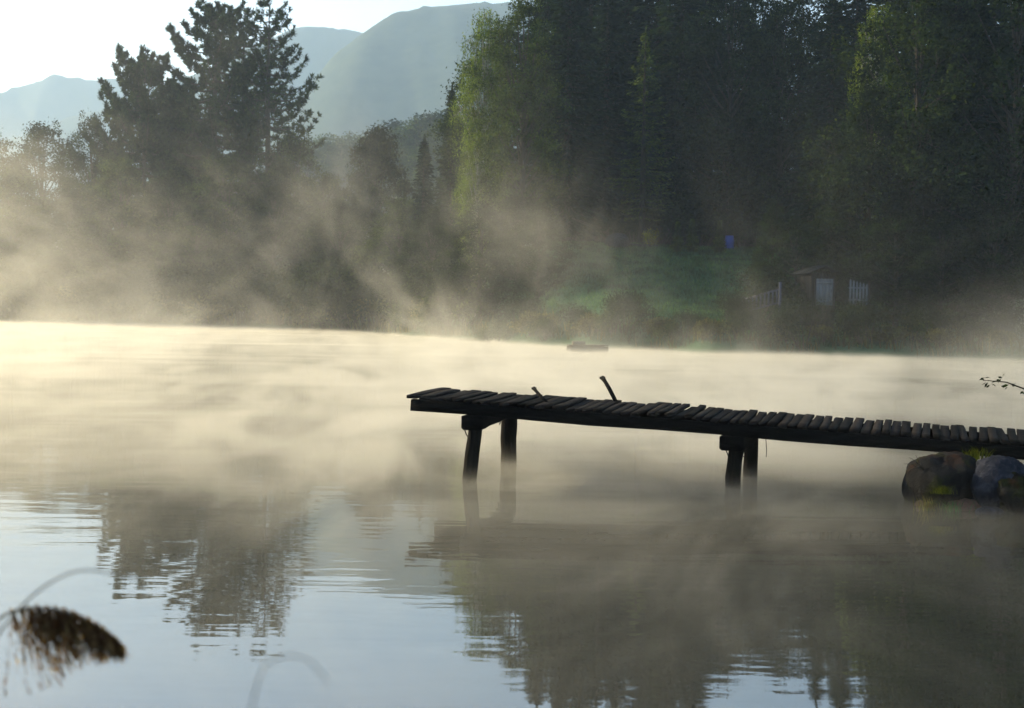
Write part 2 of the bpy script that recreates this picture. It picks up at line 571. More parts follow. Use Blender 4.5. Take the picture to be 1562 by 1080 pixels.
def pine_meshes(seed, h=26, r=4.6, base=.25, dome=False, tuft=.46, gap=0.0, dens=1.0, flat=3.0, rise=0.0):
    g = np.random.default_rng(seed)
    tr, cr = MB(), MB()
    tr.tube([(0, 0, -.5), (.1, 0, h * .3), (-.05, .1, h * .65), (0, 0, h * .98)], [.016 * h, .012 * h, .008 * h, .03], 8)
    C, D = [], []
    z = h * base
    while z < h * .985:
        t = z / h
        tt = max(0.0, (t - base) / (1 - base))
        L0 = r * ((1 - tt ** 2.2) ** .5 if dome else (.55 + .45 * math.sin(tt * 3.0 + .2)) * (1 - tt ** flat) ** .6 + .12)
        nb = int(g.integers(4, 7))
        a0 = g.uniform(0, 6.28)
        for k in range(nb):
            if g.random() < gap: continue
            a = a0 + k * 6.28 / nb + g.normal(0, .3)
            L = max(.5, L0 * g.uniform(.55, 1.15))
            o = np.array([math.cos(a), math.sin(a), 0])
            sd_ = np.array([-math.sin(a), math.cos(a), 0])
            s = np.linspace(0, 1, 6)
            up = (g.uniform(.05, .3) + rise) * (.5 + tt)
            P = o * (L * s)[:, None] + UPV * (z + up * L * s - .15 * L * np.sin(s * 3.14) + .18 * L * s ** 3)[:, None]
            tr.tube(P, np.linspace(.03 + .014 * L, .012, 6), 4, False)
            nt_ = max(3, int(L * 3.2 * dens))
            for q in range(nt_):
                u = g.uniform(.35, 1.02)
                pb = np.array([np.interp(u, s, P[:, c]) for c in range(3)])
                side = g.uniform(-1, 1) * .34 * L * (1.1 - u)
                tip = pb + sd_ * side + o * abs(side) * .5 + UPV * g.uniform(-.05, .3)
                tr.tube([pb, tip + UPV * .05], [.014, .008], 3, False)
                m = int(g.integers(14, 22))
                ax = o * .6 + sd_ * np.sign(side) * .3 + UPV * .8
                dirs = g.normal(size=(m, 3)) * .8 + ax
                dirs /= np.linalg.norm(dirs, axis=1)[:, None]
                C.append(tip + dirs * g.uniform(.05, .34, (m, 1)))
                D.append(dirs)
        z += g.uniform(.55, .95) * (h / 26)
    cr.leaves(np.vstack(C), tuft, tuft * .24, np.vstack(D), .25, g)
    return tr.mesh('trunk', M['bark'], True), cr.mesh('crown', M['pine'])


def broad_meshes(seed, h=18, r=5.0, base=.15, mat='leaf', nleaf=24000, leaf=.24, lobes=34, weep=0.0, bark='bark', pointed=1.0):
    g = np.random.default_rng(seed)
    tr, cr = MB(), MB()
    top = h * .86
    tp = np.array([(0, 0, -.5), (.15, .05, h * .25), (-.1, .1, h * .55), (.05, 0, top)])
    tr.tube(tp, [.018 * h, .013 * h, .008 * h, .03], 8)
    C, Rr = [], []
    for k in range(lobes):
        t = (k + .5) / lobes if k < lobes - 2 else .97
        a = k * 2.4 + g.normal(0, .4)
        prof = math.sin(math.pi * min(1, (t * .93 + .05)) ** (.75 * pointed)) ** .75
        rad = r * prof * math.sqrt(g.uniform(.25, 1)) * .78
        z = h * (base + (1 - base) * t * .95)
        C.append((math.cos(a) * rad, math.sin(a) * rad, z))
        Rr.append(r * g.uniform(.20, .36) * (.6 + .5 * prof))
    C, Rr = np.array(C), np.array(Rr)
    Cc, Dd = [], []
    wgt = Rr ** 2 / np.sum(Rr ** 2)
    for c, rr, wt in zip(C, Rr, wgt):
        zt = np.clip(c[2] * .72, h * .12, top * .95)
        pb = np.array([np.interp(zt, tp[:, 2], tp[:, q]) for q in range(3)])
        limb(tr, pb, c, .02 + .004 * h, .02, -.2, 4, 4)
        m = int(nleaf * wt)
        ncl = max(5, m // 60)
        d = g.normal(size=(ncl, 3)); d /= np.linalg.norm(d, axis=1)[:, None]
        cc = c + d * rr * g.uniform(.35, 1.12, (ncl, 1)) * np.array([1.05, 1.05, .8])
        for q in range(0, ncl, 3): tr.tube([c, cc[q]], [.025, .008], 3, False)
        idx = g.integers(0, ncl, m)
        P = cc[idx] + g.normal(size=(m, 3)) * np.array([.34, .34, .24]) * (r / 5) ** .5
        if weep:
            P[:, 2] -= g.exponential(weep, m) * sstep(0, r, np.hypot(P[:, 0], P[:, 1])) * 1.2
            st = g.integers(0, ncl, m)
            sway = cc[st]
            mixk = g.random(m) < .55
            P[mixk, :2] = sway[mixk, :2] + g.normal(size=(mixk.sum(), 2)) * .09
        Cc.append(P)
        Dd.append(np.tile([0, 0, -1.0 if weep else -.3], (m, 1)))
    cr.leaves(np.vstack(Cc), leaf, leaf * .55, np.vstack(Dd), .9, g)
    return tr.mesh('trunk', M[bark], True), cr.mesh('crown', M[mat])


def bush_meshes(seed, h=2.4, r=1.6, mat='leaf', nleaf=2600, leaf=.13, lobes=9):
    g = np.random.default_rng(seed)
    st, cr = MB(), MB()
    C = []
    for k in range(lobes):
        a, q = g.uniform(0, 6.28), math.sqrt(g.random())
        c = np.array([math.cos(a) * r * q * .7, math.sin(a) * r * q * .7, h * g.uniform(.3, .78) * (1.1 - .4 * q)])
        limb(st, (c[0] * .2, c[1] * .2, -.2), c, .035, .012, .1, 4, 4)
        m = nleaf // lobes
        d = g.normal(size=(m, 3)); d /= np.linalg.norm(d, axis=1)[:, None]
        C.append(c + d * (g.uniform(.3, 1.1, (m, 1))) * np.array([.42 * r, .42 * r, .26 * h]))
    P = np.vstack(C)
    P[:, 2] = np.abs(P[:, 2])
    cr.leaves(P, leaf, leaf * .5, np.tile([0, 0, .3], (len(P), 1)), 1.0, g)
    return st.mesh('stems', M['bark'], True), cr.mesh('foliage', M[mat])


KIND = {
    'pine_open': (pine_meshes(11, 28, 4.4, .22, False, .46, .12, 1.0, 6.0), 28, 'pine_tree', 'pine'),
    'pine_dense': (pine_meshes(12, 28, 5.4, .10, False, .48, 0, 2.5, 7.0), 28, 'pine_tree', 'pine'),
    'pine_dome': (pine_meshes(13, 22, 6.4, .12, True, .48, 0, 2.4, 3.0, .14), 22, 'pine_tree', 'pine'),
    'spruce': (spruce_meshes(21, 22, 3.6), 22, 'spruce_tree', 'spruce'),
    'spruce_wide': (spruce_meshes(22, 24, 4.6, .05, 'spruce', .55, 1.1, .34), 24, 'spruce_tree', 'spruce'),
    'spruce_slim': (spruce_meshes(23, 20, 2.5, .06), 20, 'spruce_tree', 'spruce'),
    'larch': (spruce_meshes(24, 22, 4.6, .14, 'larch', .40, .9, .12, .45), 22, 'larch_tree', 'larch'),
    'broad': (broad_meshes(31, 18, 5.2, .10, 'leaf', 34000, .26, 40), 18, 'broadleaf_tree', 'tree'),
    'broad_dark': (broad_meshes(32, 20, 5.6, .1, 'dark_leaf', 28000, .24, 40), 20, 'broadleaf_tree', 'tree'),
    'broad_cone': (broad_meshes(33, 16, 4.8, .04, 'dark_leaf', 36000, .28, 46, 0, 'bark', .7), 16, 'broadleaf_tree', 'tree'),
    'broad_tall': (broad_meshes(34, 24, 5.0, .18, 'leaf', 30000, .22, 44), 24, 'broadleaf_tree', 'tree'),
    'birch': (broad_meshes(35, 22, 4.2, .16, 'birch', 34000, .17, 46, 1.3, 'birch_bark', 1.6), 22, 'birch_tree', 'birch'),
}


def tree(kind, px, top, d, label, group=None, wide=1.0, rz=None, cat=None):
    (tm, cm), h, name, c = KIND[kind]
    p = at(px, top, d)
    zb = gz(p.x, d) - .1
    s = (p.z - zb) / h
    o = empty(name, (p.x, d, zb), random.uniform(0, 6.28) if rz is None else rz, (s * wide, s * wide, s))
    tag(o, label, cat or c, group)
    put('trunk', tm, o)
    put('crown', cm, o)
    return o


# left shore, from the left edge to the gap
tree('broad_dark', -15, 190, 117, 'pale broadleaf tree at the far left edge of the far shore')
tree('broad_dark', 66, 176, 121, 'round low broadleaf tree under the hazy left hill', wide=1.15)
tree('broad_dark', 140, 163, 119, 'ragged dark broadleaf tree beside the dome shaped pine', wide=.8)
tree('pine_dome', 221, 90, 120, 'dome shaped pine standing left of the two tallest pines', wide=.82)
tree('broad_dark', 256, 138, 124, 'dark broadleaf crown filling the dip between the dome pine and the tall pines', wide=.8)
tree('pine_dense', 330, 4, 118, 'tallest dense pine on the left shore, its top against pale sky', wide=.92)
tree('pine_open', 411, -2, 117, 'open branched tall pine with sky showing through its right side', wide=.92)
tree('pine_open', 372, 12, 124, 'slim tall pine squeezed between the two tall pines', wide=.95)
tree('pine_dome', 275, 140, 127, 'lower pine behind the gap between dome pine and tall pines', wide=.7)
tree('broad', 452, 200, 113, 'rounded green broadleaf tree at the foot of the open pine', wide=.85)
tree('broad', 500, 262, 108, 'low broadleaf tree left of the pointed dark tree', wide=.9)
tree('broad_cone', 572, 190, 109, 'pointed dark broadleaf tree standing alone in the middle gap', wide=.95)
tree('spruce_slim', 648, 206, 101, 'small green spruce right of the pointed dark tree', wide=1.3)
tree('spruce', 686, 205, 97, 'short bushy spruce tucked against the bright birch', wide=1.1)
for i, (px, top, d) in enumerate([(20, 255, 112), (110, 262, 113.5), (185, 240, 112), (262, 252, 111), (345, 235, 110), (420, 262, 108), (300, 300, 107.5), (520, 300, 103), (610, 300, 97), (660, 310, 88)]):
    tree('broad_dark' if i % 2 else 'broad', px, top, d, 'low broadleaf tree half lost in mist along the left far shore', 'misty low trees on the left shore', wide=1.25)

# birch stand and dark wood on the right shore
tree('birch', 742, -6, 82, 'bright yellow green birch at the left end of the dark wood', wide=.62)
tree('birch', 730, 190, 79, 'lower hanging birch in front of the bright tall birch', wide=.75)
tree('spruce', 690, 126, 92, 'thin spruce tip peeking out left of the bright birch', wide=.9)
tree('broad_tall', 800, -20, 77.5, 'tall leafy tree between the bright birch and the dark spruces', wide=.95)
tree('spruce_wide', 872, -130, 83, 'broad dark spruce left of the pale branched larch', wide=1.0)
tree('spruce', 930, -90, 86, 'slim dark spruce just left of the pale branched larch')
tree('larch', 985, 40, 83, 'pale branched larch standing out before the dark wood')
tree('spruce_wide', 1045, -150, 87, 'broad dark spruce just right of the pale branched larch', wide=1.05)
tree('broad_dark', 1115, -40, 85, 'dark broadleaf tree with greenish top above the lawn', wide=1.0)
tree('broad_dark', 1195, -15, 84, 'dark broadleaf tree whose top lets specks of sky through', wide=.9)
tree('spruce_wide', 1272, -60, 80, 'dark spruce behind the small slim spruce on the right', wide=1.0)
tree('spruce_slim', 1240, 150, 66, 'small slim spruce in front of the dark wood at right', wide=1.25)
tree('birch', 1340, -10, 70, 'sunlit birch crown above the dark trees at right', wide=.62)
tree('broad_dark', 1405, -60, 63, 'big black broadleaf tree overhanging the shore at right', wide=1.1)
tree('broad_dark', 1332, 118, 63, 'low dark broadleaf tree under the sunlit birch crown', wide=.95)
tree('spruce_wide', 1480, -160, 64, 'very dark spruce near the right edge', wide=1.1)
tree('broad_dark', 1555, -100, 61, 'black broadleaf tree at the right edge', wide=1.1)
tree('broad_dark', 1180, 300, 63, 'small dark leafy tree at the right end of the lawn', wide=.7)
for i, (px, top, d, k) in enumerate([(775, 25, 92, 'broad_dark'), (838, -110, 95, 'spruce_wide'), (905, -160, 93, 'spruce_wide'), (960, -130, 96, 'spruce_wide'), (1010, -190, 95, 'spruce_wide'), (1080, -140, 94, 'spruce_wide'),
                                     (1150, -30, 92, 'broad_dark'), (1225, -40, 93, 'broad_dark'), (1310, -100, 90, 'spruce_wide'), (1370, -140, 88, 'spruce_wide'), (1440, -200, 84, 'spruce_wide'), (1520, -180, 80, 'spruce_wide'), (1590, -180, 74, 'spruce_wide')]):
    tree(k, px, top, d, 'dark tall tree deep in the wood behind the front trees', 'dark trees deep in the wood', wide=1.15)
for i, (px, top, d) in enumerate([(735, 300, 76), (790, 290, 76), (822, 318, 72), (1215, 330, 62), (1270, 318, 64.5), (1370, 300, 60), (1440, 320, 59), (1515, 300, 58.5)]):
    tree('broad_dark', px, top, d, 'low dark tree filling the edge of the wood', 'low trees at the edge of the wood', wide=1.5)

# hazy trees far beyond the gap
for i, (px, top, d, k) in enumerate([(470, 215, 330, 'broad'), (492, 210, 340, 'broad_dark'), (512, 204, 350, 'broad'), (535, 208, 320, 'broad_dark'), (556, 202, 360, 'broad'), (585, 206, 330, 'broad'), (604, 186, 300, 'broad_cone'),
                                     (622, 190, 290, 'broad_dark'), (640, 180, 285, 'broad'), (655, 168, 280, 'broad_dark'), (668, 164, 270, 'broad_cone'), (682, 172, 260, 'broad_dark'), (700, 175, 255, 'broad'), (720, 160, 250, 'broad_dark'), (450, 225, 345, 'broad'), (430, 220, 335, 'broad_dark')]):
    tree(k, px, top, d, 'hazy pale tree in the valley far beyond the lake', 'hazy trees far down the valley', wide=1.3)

# ------------------------------------------------------------------ shrubs on the lawn and along the shore
BUSH = {'leaf': bush_meshes(41, 2.4, 1.6, 'leaf'), 'dark': bush_meshes(42, 2.6, 1.9, 'dark_leaf', 3200), 'sedge': bush_meshes(43, 1.6, 1.5, 'sedge', 2600, .16),
        'yellow': bush_meshes(44, 1.5, .8, 'yellow_leaf', 700, .13, 5), 'moss': bush_meshes(45, .8, 1.1, 'moss', 1600, .12)}


def bush(kind, px, d, label, group=None, s=1.0, name='bush', lift=0.0, wide=1.0):
    p = at(px, 480, d)
    o = empty(name, (p.x, d, gz(p.x, d) + lift), random.uniform(0, 6.28), (s * wide, s * wide, s))
    tag(o, label, 'bush', group)
    st, fo = BUSH[kind]
    put('stems', st, o)
    put('foliage', fo, o)
    return o


bush('yellow', 990, 80.5, 'bright yellow leafed bush at the top of the lawn', s=.95)
bush('dark', 1150, 60.5, 'dark rounded bush at the lower right corner of the lawn', s=1.2)
bush('dark', 1110, 60, 'dark low bush left of the blue railing', s=.75)
bush('moss', 1335, 57.6, 'bright yellow green low bush below the white slatted gate', s=.8)
k = 0
for px in np.linspace(720, 1600, 30):
    s_ = np.interp(px, [720, 900, 1100, 1600], [69, 61.5, 57, 55.8])
    bush(('sedge', 'leaf', 'dark')[k % 3], px + random.uniform(-12, 12), s_ + random.uniform(-.2, 1.4), 'olive shrub half veiled by mist along the right far shore', 'misty shrubs along the right shore', s=random.uniform(.55, .95))
    k += 1

for i, px in enumerate(np.linspace(-60, 700, 46)):
    d_ = np.interp(px, [-60, 60, 300, 500, 700], [115, 113, 104, 96, 76.5]) + random.uniform(0, 2.5)
    bush(('dark', 'leaf', 'dark', 'sedge')[i % 4], px + random.uniform(-8, 8), d_, 'tall shrub lost in mist along the left far shore', 'misty shrubs along the left shore', s=random.uniform(1.3, 2.3), wide=1.1)

for i, px in enumerate(np.linspace(850, 1260, 26)):
    d_ = (84.5 if i % 2 else 90) + random.uniform(0, 3)
    bush('dark', px, d_, 'dark undergrowth bush in the shade of the wood above the lawn', 'undergrowth at the foot of the wood', s=random.uniform(.9, 1.6), wide=1.2)

for i, px in enumerate(np.linspace(960, 1260, 14)):
    bush('dark', px, 97 + random.uniform(0, 3), 'dark undergrowth bush in the shade of the wood above the lawn', 'undergrowth at the foot of the wood', s=random.uniform(1.8, 2.6), wide=1.3)

# three small thujas by the lawn's top
th = spruce_meshes(51, 3.0, .75, .03, 'larch', .22, 1.6, .05)
for px, top, lab in ((1034, 338, 'left one of the three small upright conifers on the lawn edge'), (1056, 334, 'middle one of the three small upright conifers on the lawn edge'), (1098, 336, 'slim upright conifer just left of the blue barrel')):
    d = 79.0
    p = at(px, top, d)
    zb = gz(p.x, d) - .05
    o = empty('upright_conifer', (p.x, d, zb), random.uniform(0, 6), (p.z - zb) / 3.0)
    tag(o, lab, 'conifer', 'small conifers on the lawn')
    put('trunk', th[0], o)
    put('crown', th[1], o)


def rock_mesh(seed, sx, sy, sz, mat, n=56, rough=.22):
    g = np.random.default_rng(seed)
    mb = MB()
    u = np.linspace(0, 2 * math.pi, n, endpoint=False)
    v = np.linspace(-.5 * math.pi, .5 * math.pi, n // 2 + 1)
    uu, vv = np.meshgrid(u, v)
    D = np.stack([np.cos(vv) * np.cos(uu), np.cos(vv) * np.sin(uu), np.sin(vv)], -1)
    rad = np.ones(uu.shape)
    for k in range(16):                       # facets cut by random planes
        nrm = g.normal(size=3); nrm /= np.linalg.norm(nrm)
        rad = np.minimum(rad, g.uniform(.74, .97) / np.maximum(D @ nrm, 1e-3) if g.random() < .9 else rad)
    for f, a in ((3, .5), (6, .34), (11, .26), (19, .16), (31, .11)):
        k = g.normal(size=3) * f
        rad = rad + rough * a * .5 * np.sin(D @ k + g.uniform(0, 6))
    V = D * rad[..., None] * np.array([sx, sy, sz])
    m = n // 2 + 1
    i, j = np.meshgrid(np.arange(n), np.arange(m - 1))
    a = (j * n + i).ravel(); b = (j * n + (i + 1) % n).ravel()
    mb.add(V.reshape(-1, 3), np.stack([a, b, b + n, a + n], -1))
    return mb.mesh('boulder', mat, False)


def boulder(seed, loc, size, mat, label, rz=0.0, group=None):
    o = put('boulder', rock_mesh(seed, *size, M[mat]))
    o.location = loc
    o.rotation_euler = (0, 0, rz)
    return tag(o, label, 'boulder', group)


p = at(942, 372, 80)
boulder(61, (p.x, 80, gz(p.x, 80) + .25), (.75, .6, .55), 'rock_pale', 'pale boulder at the top left of the lawn')

# blue barrel at the wood's edge
p = at(1113, 352, 81.5)
mb = MB()
prof = [(0, .0), (.24, .0), (.27, .02), (.29, .15), (.27, .3), (.275, .32), (.29, .45), (.29, .6), (.275, .62), (.27, .75), (.25, .86), (.23, .88), (0, .88)]
mb.tube([(0, 0, z) for r_, z in prof], [max(r_, .001) for r_, z in prof], 18, False)
o = mb.build('barrel', M['blue'], None, True)
o.location = (p.x, 81.5, gz(p.x, 81.5))
tag(o, 'bright blue barrel on the shaded edge of the wood above the lawn', 'barrel')
# shed with a pale door and a white slatted gate, a blue railing
SD = 60.0
p = at(1238, 466, SD)
sh = empty('shed', (p.x, SD, gz(p.x, SD) - .1), R(8))
tag(sh, 'dark wooden garden shed with a pale door under the trees', 'shed')
zb = p.z - sh.location.z
mb = MB()
for k in range(5, 11): mb.box((-1.0 + k * .2, 0, (zb + 1.5) / 2), (.19, .06 + .008 * (k % 2), zb + 1.5))
mb.box((-.08, .9, (zb + 1.5) / 2), (.06, 1.7, zb + 1.5))
mb.box((1.08, .9, (zb + 1.5) / 2), (.06, 1.7, zb + 1.5))
mb.box((.5, 1.78, (zb + 1.5) / 2), (1.1, .05, zb + 1.5))
mb.build('wall', M['shed_wood'], sh)
mb = MB()
for sgn in (-1, 1):
    a = R(24) * sgn
    mb.box((.5 + sgn * .40, .85, zb + 1.5 + .14), (.9, 2.3, .05), ((math.cos(a), 0, -math.sin(a)), (0, 1, 0), (math.sin(a), 0, math.cos(a))))
mb.build('roof', M['shed_roof'], sh)
mb = MB()
for k in range(5): mb.box((.26 + k * .16, -.06, zb + .62), (.152, .03, 1.22))
mb.box((.58, -.09, zb + .2), (.78, .025, .09))
mb.box((.58, -.09, zb + 1.05), (.78, .025, .09))
dr = mb.build('door', M['white_paint'], sh)
hb = MB()
hb.tube([(.86, -.1, zb + .6), (.86, -.15, zb + .62), (.86, -.15, zb + .74), (.86, -.1, zb + .76)], .012, 6)
hb.build('handle', M['iron'], dr)

p = at(1309, 466, 59.4)
gt = empty('slatted_gate', (p.x, 59.4, gz(p.x, 59.4)), R(-6))
tag(gt, 'white slatted gate right of the shed door', 'gate')
zb = p.z - gt.location.z
for k in range(6):
    mb = MB()
    x = -.36 + k * .145
    hh = 1.12 - .04 * k
    mb.box((x, 0, zb + hh / 2), (.085, .03, hh))
    mb.add([(x - .0425, -.015, zb + hh), (x + .0425, -.015, zb + hh), (x, -.015, zb + hh + .07), (x - .0425, .015, zb + hh), (x + .0425, .015, zb + hh), (x, .015, zb + hh + .07)], [(0, 1, 4, 3), (1, 2, 5, 4), (2, 0, 3, 5)], [(0, 2, 1), (3, 4, 5)])
    mb.build('slat', M['white_paint'], gt)
for z in (.25, .8):
    mb = MB()
    mb.box((0, .035, zb + z), (.86, .035, .08))
    mb.build('rail', M['white_paint'], gt)
mb = MB()
mb.box((.47, .03, (zb + 1.1) / 2), (.1, .1, zb + 1.1))
mb.build('post', M['shed_wood'], gt)

p0, p1 = at(1134, 456, 60.6), at(1190, 440, 58.4)
rl = empty('railing', (p0.x, p0.y, gz(p0.x, p0.y)))
tag(rl, 'faded blue slatted railing sloping beside the lawn steps', 'railing')
o0 = np.array(rl.location)
a, b = np.array(p0) - o0, np.array(p1) - o0
ax = (b - a) / np.linalg.norm(b - a)
sx = np.cross(ax, UPV); sx /= np.linalg.norm(sx)
for dz in (-.03, -.62):
    mb = MB(); mb.box((a + b) / 2 + UPV * dz, (np.linalg.norm(b - a) + .1, .06, .07), (ax, sx, np.cross(sx, ax)))
    mb.build('rail', M['blue_paint'], rl)
for t in np.linspace(.06, .94, 9):
    c = a + (b - a) * t
    mb = MB(); mb.box(c + UPV * -.33 + sx * .045, (.075, .025, .62))
    mb.build('slat', M['blue_paint'], rl)
for t, hh in ((0, .1), (1, .28)):
    c = a + (b - a) * t
    g0 = gz(c[0] + o0[0], c[1] + o0[1]) - o0[2] - .1
    mb = MB(); mb.box((c[0], c[1], (c[2] + hh + g0) / 2), (.1, .1, c[2] + hh - g0))
    mb.build('post', M['blue_paint'], rl)

# low pale stone edging at the lawn's top left
p0, p1 = at(958, 381, 80.5), at(1000, 379, 80.5)
mb = MB()
for t in np.linspace(0, 1, 7):
    x = p0.x + (p1.x - p0.x) * t
    mb.box((x, 80.5, gz(x, 80.5) + .06), (.25, .3, .2), None, .015)
o = mb.build('stone_edging', M['rock_pale'])
tag(o, 'short row of pale stones edging the lawn under the yellow bush', 'edging')

# ------------------------------------------------------------------ grass
def blades(P, hgt, wid, lean, g):
    m = len(P)
    a = g.uniform(0, 6.28, m)
    h = hgt * g.uniform(.5, 1.3, m)
    l = lean * h * g.uniform(.2, 1, m)
    b = g.uniform(0, 6.28, m)
    off = np.stack([np.cos(a), np.sin(a), np.zeros(m)], 1) * (wid / 2)
    tip = P + np.stack([np.cos(b) * l, np.sin(b) * l, h], 1)
    mid = P + np.stack([np.cos(b) * l * .35, np.sin(b) * l * .35, h * .6], 1)
    V = np.stack([P - off, P + off, mid + off * .7, mid - off * .7, tip], 1).reshape(-1, 3)
    i = np.arange(m) * 5
    return V, np.stack([i, i + 1, i + 2, i + 3], 1), np.stack([i + 3, i + 2, i + 4], 1)


g = np.random.default_rng(71)
x = g.uniform(-6, 26, 60000); y = g.uniform(54, 84, 60000)
s = shore_dist(x, y)
ok = (s > .4)
P = np.stack([x, y, ground_z(x, y)], 1)[ok]
mb = MB(); mb.add(*blades(P, .16, .05, .5, g))
tag(mb.build('lawn_grass', M['grass']), 'short green grass on the sloping lawn', 'grass', kind='stuff')
x = g.uniform(-75, 34, 160000); y = g.uniform(52, 128, 160000)
s = shore_dist(x, y)
ok = (s > .02) & (s < 2.2) & (g.random(len(x)) < np.exp(-s / 1.1))
P = np.stack([x, y, ground_z(x, y) - .05], 1)[ok]
mb = MB(); mb.add(*blades(P, .8, .06, .5, g))
tag(mb.build('shore_sedge', M['sedge']), 'dry sedge growing along the far waterline', 'sedge', kind='stuff')
x = g.uniform(-6, 9, 60000); y = g.uniform(.3, 17, 60000)
s = shore_dist(x, y)
ok = (s > .05) & (np.hypot(x, y) > .9) & (g.random(len(x)) < .5)
P = np.stack([x, y, ground_z(x, y) - .02], 1)[ok]
mb = MB(); mb.add(*blades(P, .16, .012, .6, g))
tag(mb.build('bank_grass', M['grass']), 'grass on the near bank', 'grass', kind='stuff')

# ------------------------------------------------------------------ jetty
A = np.array(at(625, 603.5, 13.72)); B = np.array(at(1500, 671.5, 12.82))
run = (B - A); LEN = np.linalg.norm(run); ux = run / LEN
flat = np.array([ux[0], ux[1], 0]); flat /= np.linalg.norm(flat)
perp = np.array([-flat[1], flat[0], 0])           # away from the viewer
uz = np.cross(ux, perp); uz = uz / np.linalg.norm(uz)
if uz[2] < 0: uz = -uz
jt = empty('jetty', (A[0], A[1], 0))
tag(jt, 'old dark wooden jetty on leaning posts reaching into the misty lake', 'jetty')
JO = np.array(jt.location)


def J(t, v, z=0.0):
    """point of the jetty: t metres along, v metres back from the front edge, z above the plank tops"""
    return A - JO + ux * t + perp * v + uz * z


g = np.random.default_rng(81)
mb = MB()
t = 0.0
TOT = LEN + 2.6
pth = .034
k = 0
while t < TOT:
    wv = g.uniform(.074, .098)
    gap = g.uniform(.006, .02)
    if k < 4: wv = .11
    u = np.clip(t / LEN, 0, 1.2)
    width = 1.5 + .28 * u
    f0 = g.uniform(-.016, .016) if k else -.02
    b0 = width + g.normal(0, .05)
    skew = .05 + .26 * u ** 1.6 + g.normal(0, .015)
    lift = g.normal(0, .006) + (.02 if 22 < k < 30 else 0) * g.random()
    tilt = g.normal(0, .012)
    c = J(t + wv / 2, (f0 + b0) / 2, -pth / 2 + lift)
    d = perp * (b0 - f0) + ux * skew
    d /= np.linalg.norm(d)
    e = ux - d * (ux @ d); e /= np.linalg.norm(e)
    n = np.cross(e, d)
    e = e * math.cos(tilt) + n * math.sin(tilt); n = np.cross(e, d)
    if n[2] < 0: n = -n
    # plank of five cross-sections, slightly bent and worn
    V, Q = [], []
    ns = 6
    bow = g.normal(0, .006)
    for q in range(ns):
        s = q / (ns - 1) - .5
        pc = c + d * s * (b0 - f0) + n * (bow * (1 - 4 * s * s)) + e * g.normal(0, .003)
        hw = wv / 2 * (1 - g.uniform(0, .06))
        for (i_, j_) in ((-1, -1), (1, -1), (1, .86), (.96, 1), (-.96, 1), (-1, .86)):
            V.append(pc + e * hw * i_ + n * pth / 2 * j_ * g.uniform(.94, 1.04))
    for q in range(ns - 1):
        for r_ in range(6):
            Q.append((q * 6 + r_, q * 6 + (r_ + 1) % 6, (q + 1) * 6 + (r_ + 1) % 6, (q + 1) * 6 + r_))
    T = [(0, 2, 1), (0, 3, 2), (0, 4, 3), (0, 5, 4)]
    o_ = (ns - 1) * 6
    T += [(o_, o_ + 1, o_ + 2), (o_, o_ + 2, o_ + 3), (o_, o_ + 3, o_ + 4), (o_, o_ + 4, o_ + 5)]
    mb.add(V, Q, T)
    t += wv + gap
    k += 1
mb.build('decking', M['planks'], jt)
for v, nm in ((.06, 'front'), (1.32, 'back')):
    mb = MB()
    seg = 14
    ts = np.linspace(.015, TOT - .05, seg)
    V = []
    for i_, tt in enumerate(ts):
        wob = .008 * math.sin(i_ * 1.7)
        for (dv, dz) in ((-.06, 0), (.06, 0), (.06, -.118), (-.06, -.118)):
            V.append(J(tt, v + dv + .0 * wob + (.16 * tt / LEN if v > 1 else 0), -pth - .006 + dz + (wob if dz else 0)))
    Q = [(i_ * 4 + r_, i_ * 4 + (r_ + 1) % 4, (i_ + 1) * 4 + (r_ + 1) % 4, (i_ + 1) * 4 + r_) for i_ in range(seg - 1) for r_ in range(4)]
    Q += [(3, 2, 1, 0), tuple((seg - 1) * 4 + r_ for r_ in range(4))]
    mb.add(V, Q)
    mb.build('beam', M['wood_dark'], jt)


def post(px_top, y_top, px_bot, y_bot, d, rad, seed):
    """round post: its foot on the water at a pixel, its head under the deck"""
    g = np.random.default_rng(seed)
    a, b = np.array(at(px_top, y_top, d)) - JO, np.array(at(px_bot, y_bot, d)) - JO
    b2 = b + (b - a) * 1.1
    t = np.linspace(0, 1, 9)[:, None]
    P = a * (1 - t) + b2 * t
    P[1:-1] += g.normal(0, .003, (7, 3))
    mb = MB()
    mb.tube(P, rad * g.uniform(.95, 1.05, 9), 9)
    return mb.build('post', M['post_wood'], jt, True)


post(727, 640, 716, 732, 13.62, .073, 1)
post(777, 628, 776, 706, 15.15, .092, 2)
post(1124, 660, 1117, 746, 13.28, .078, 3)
post(1146, 655, 1144, 729, 14.22, .080, 4)


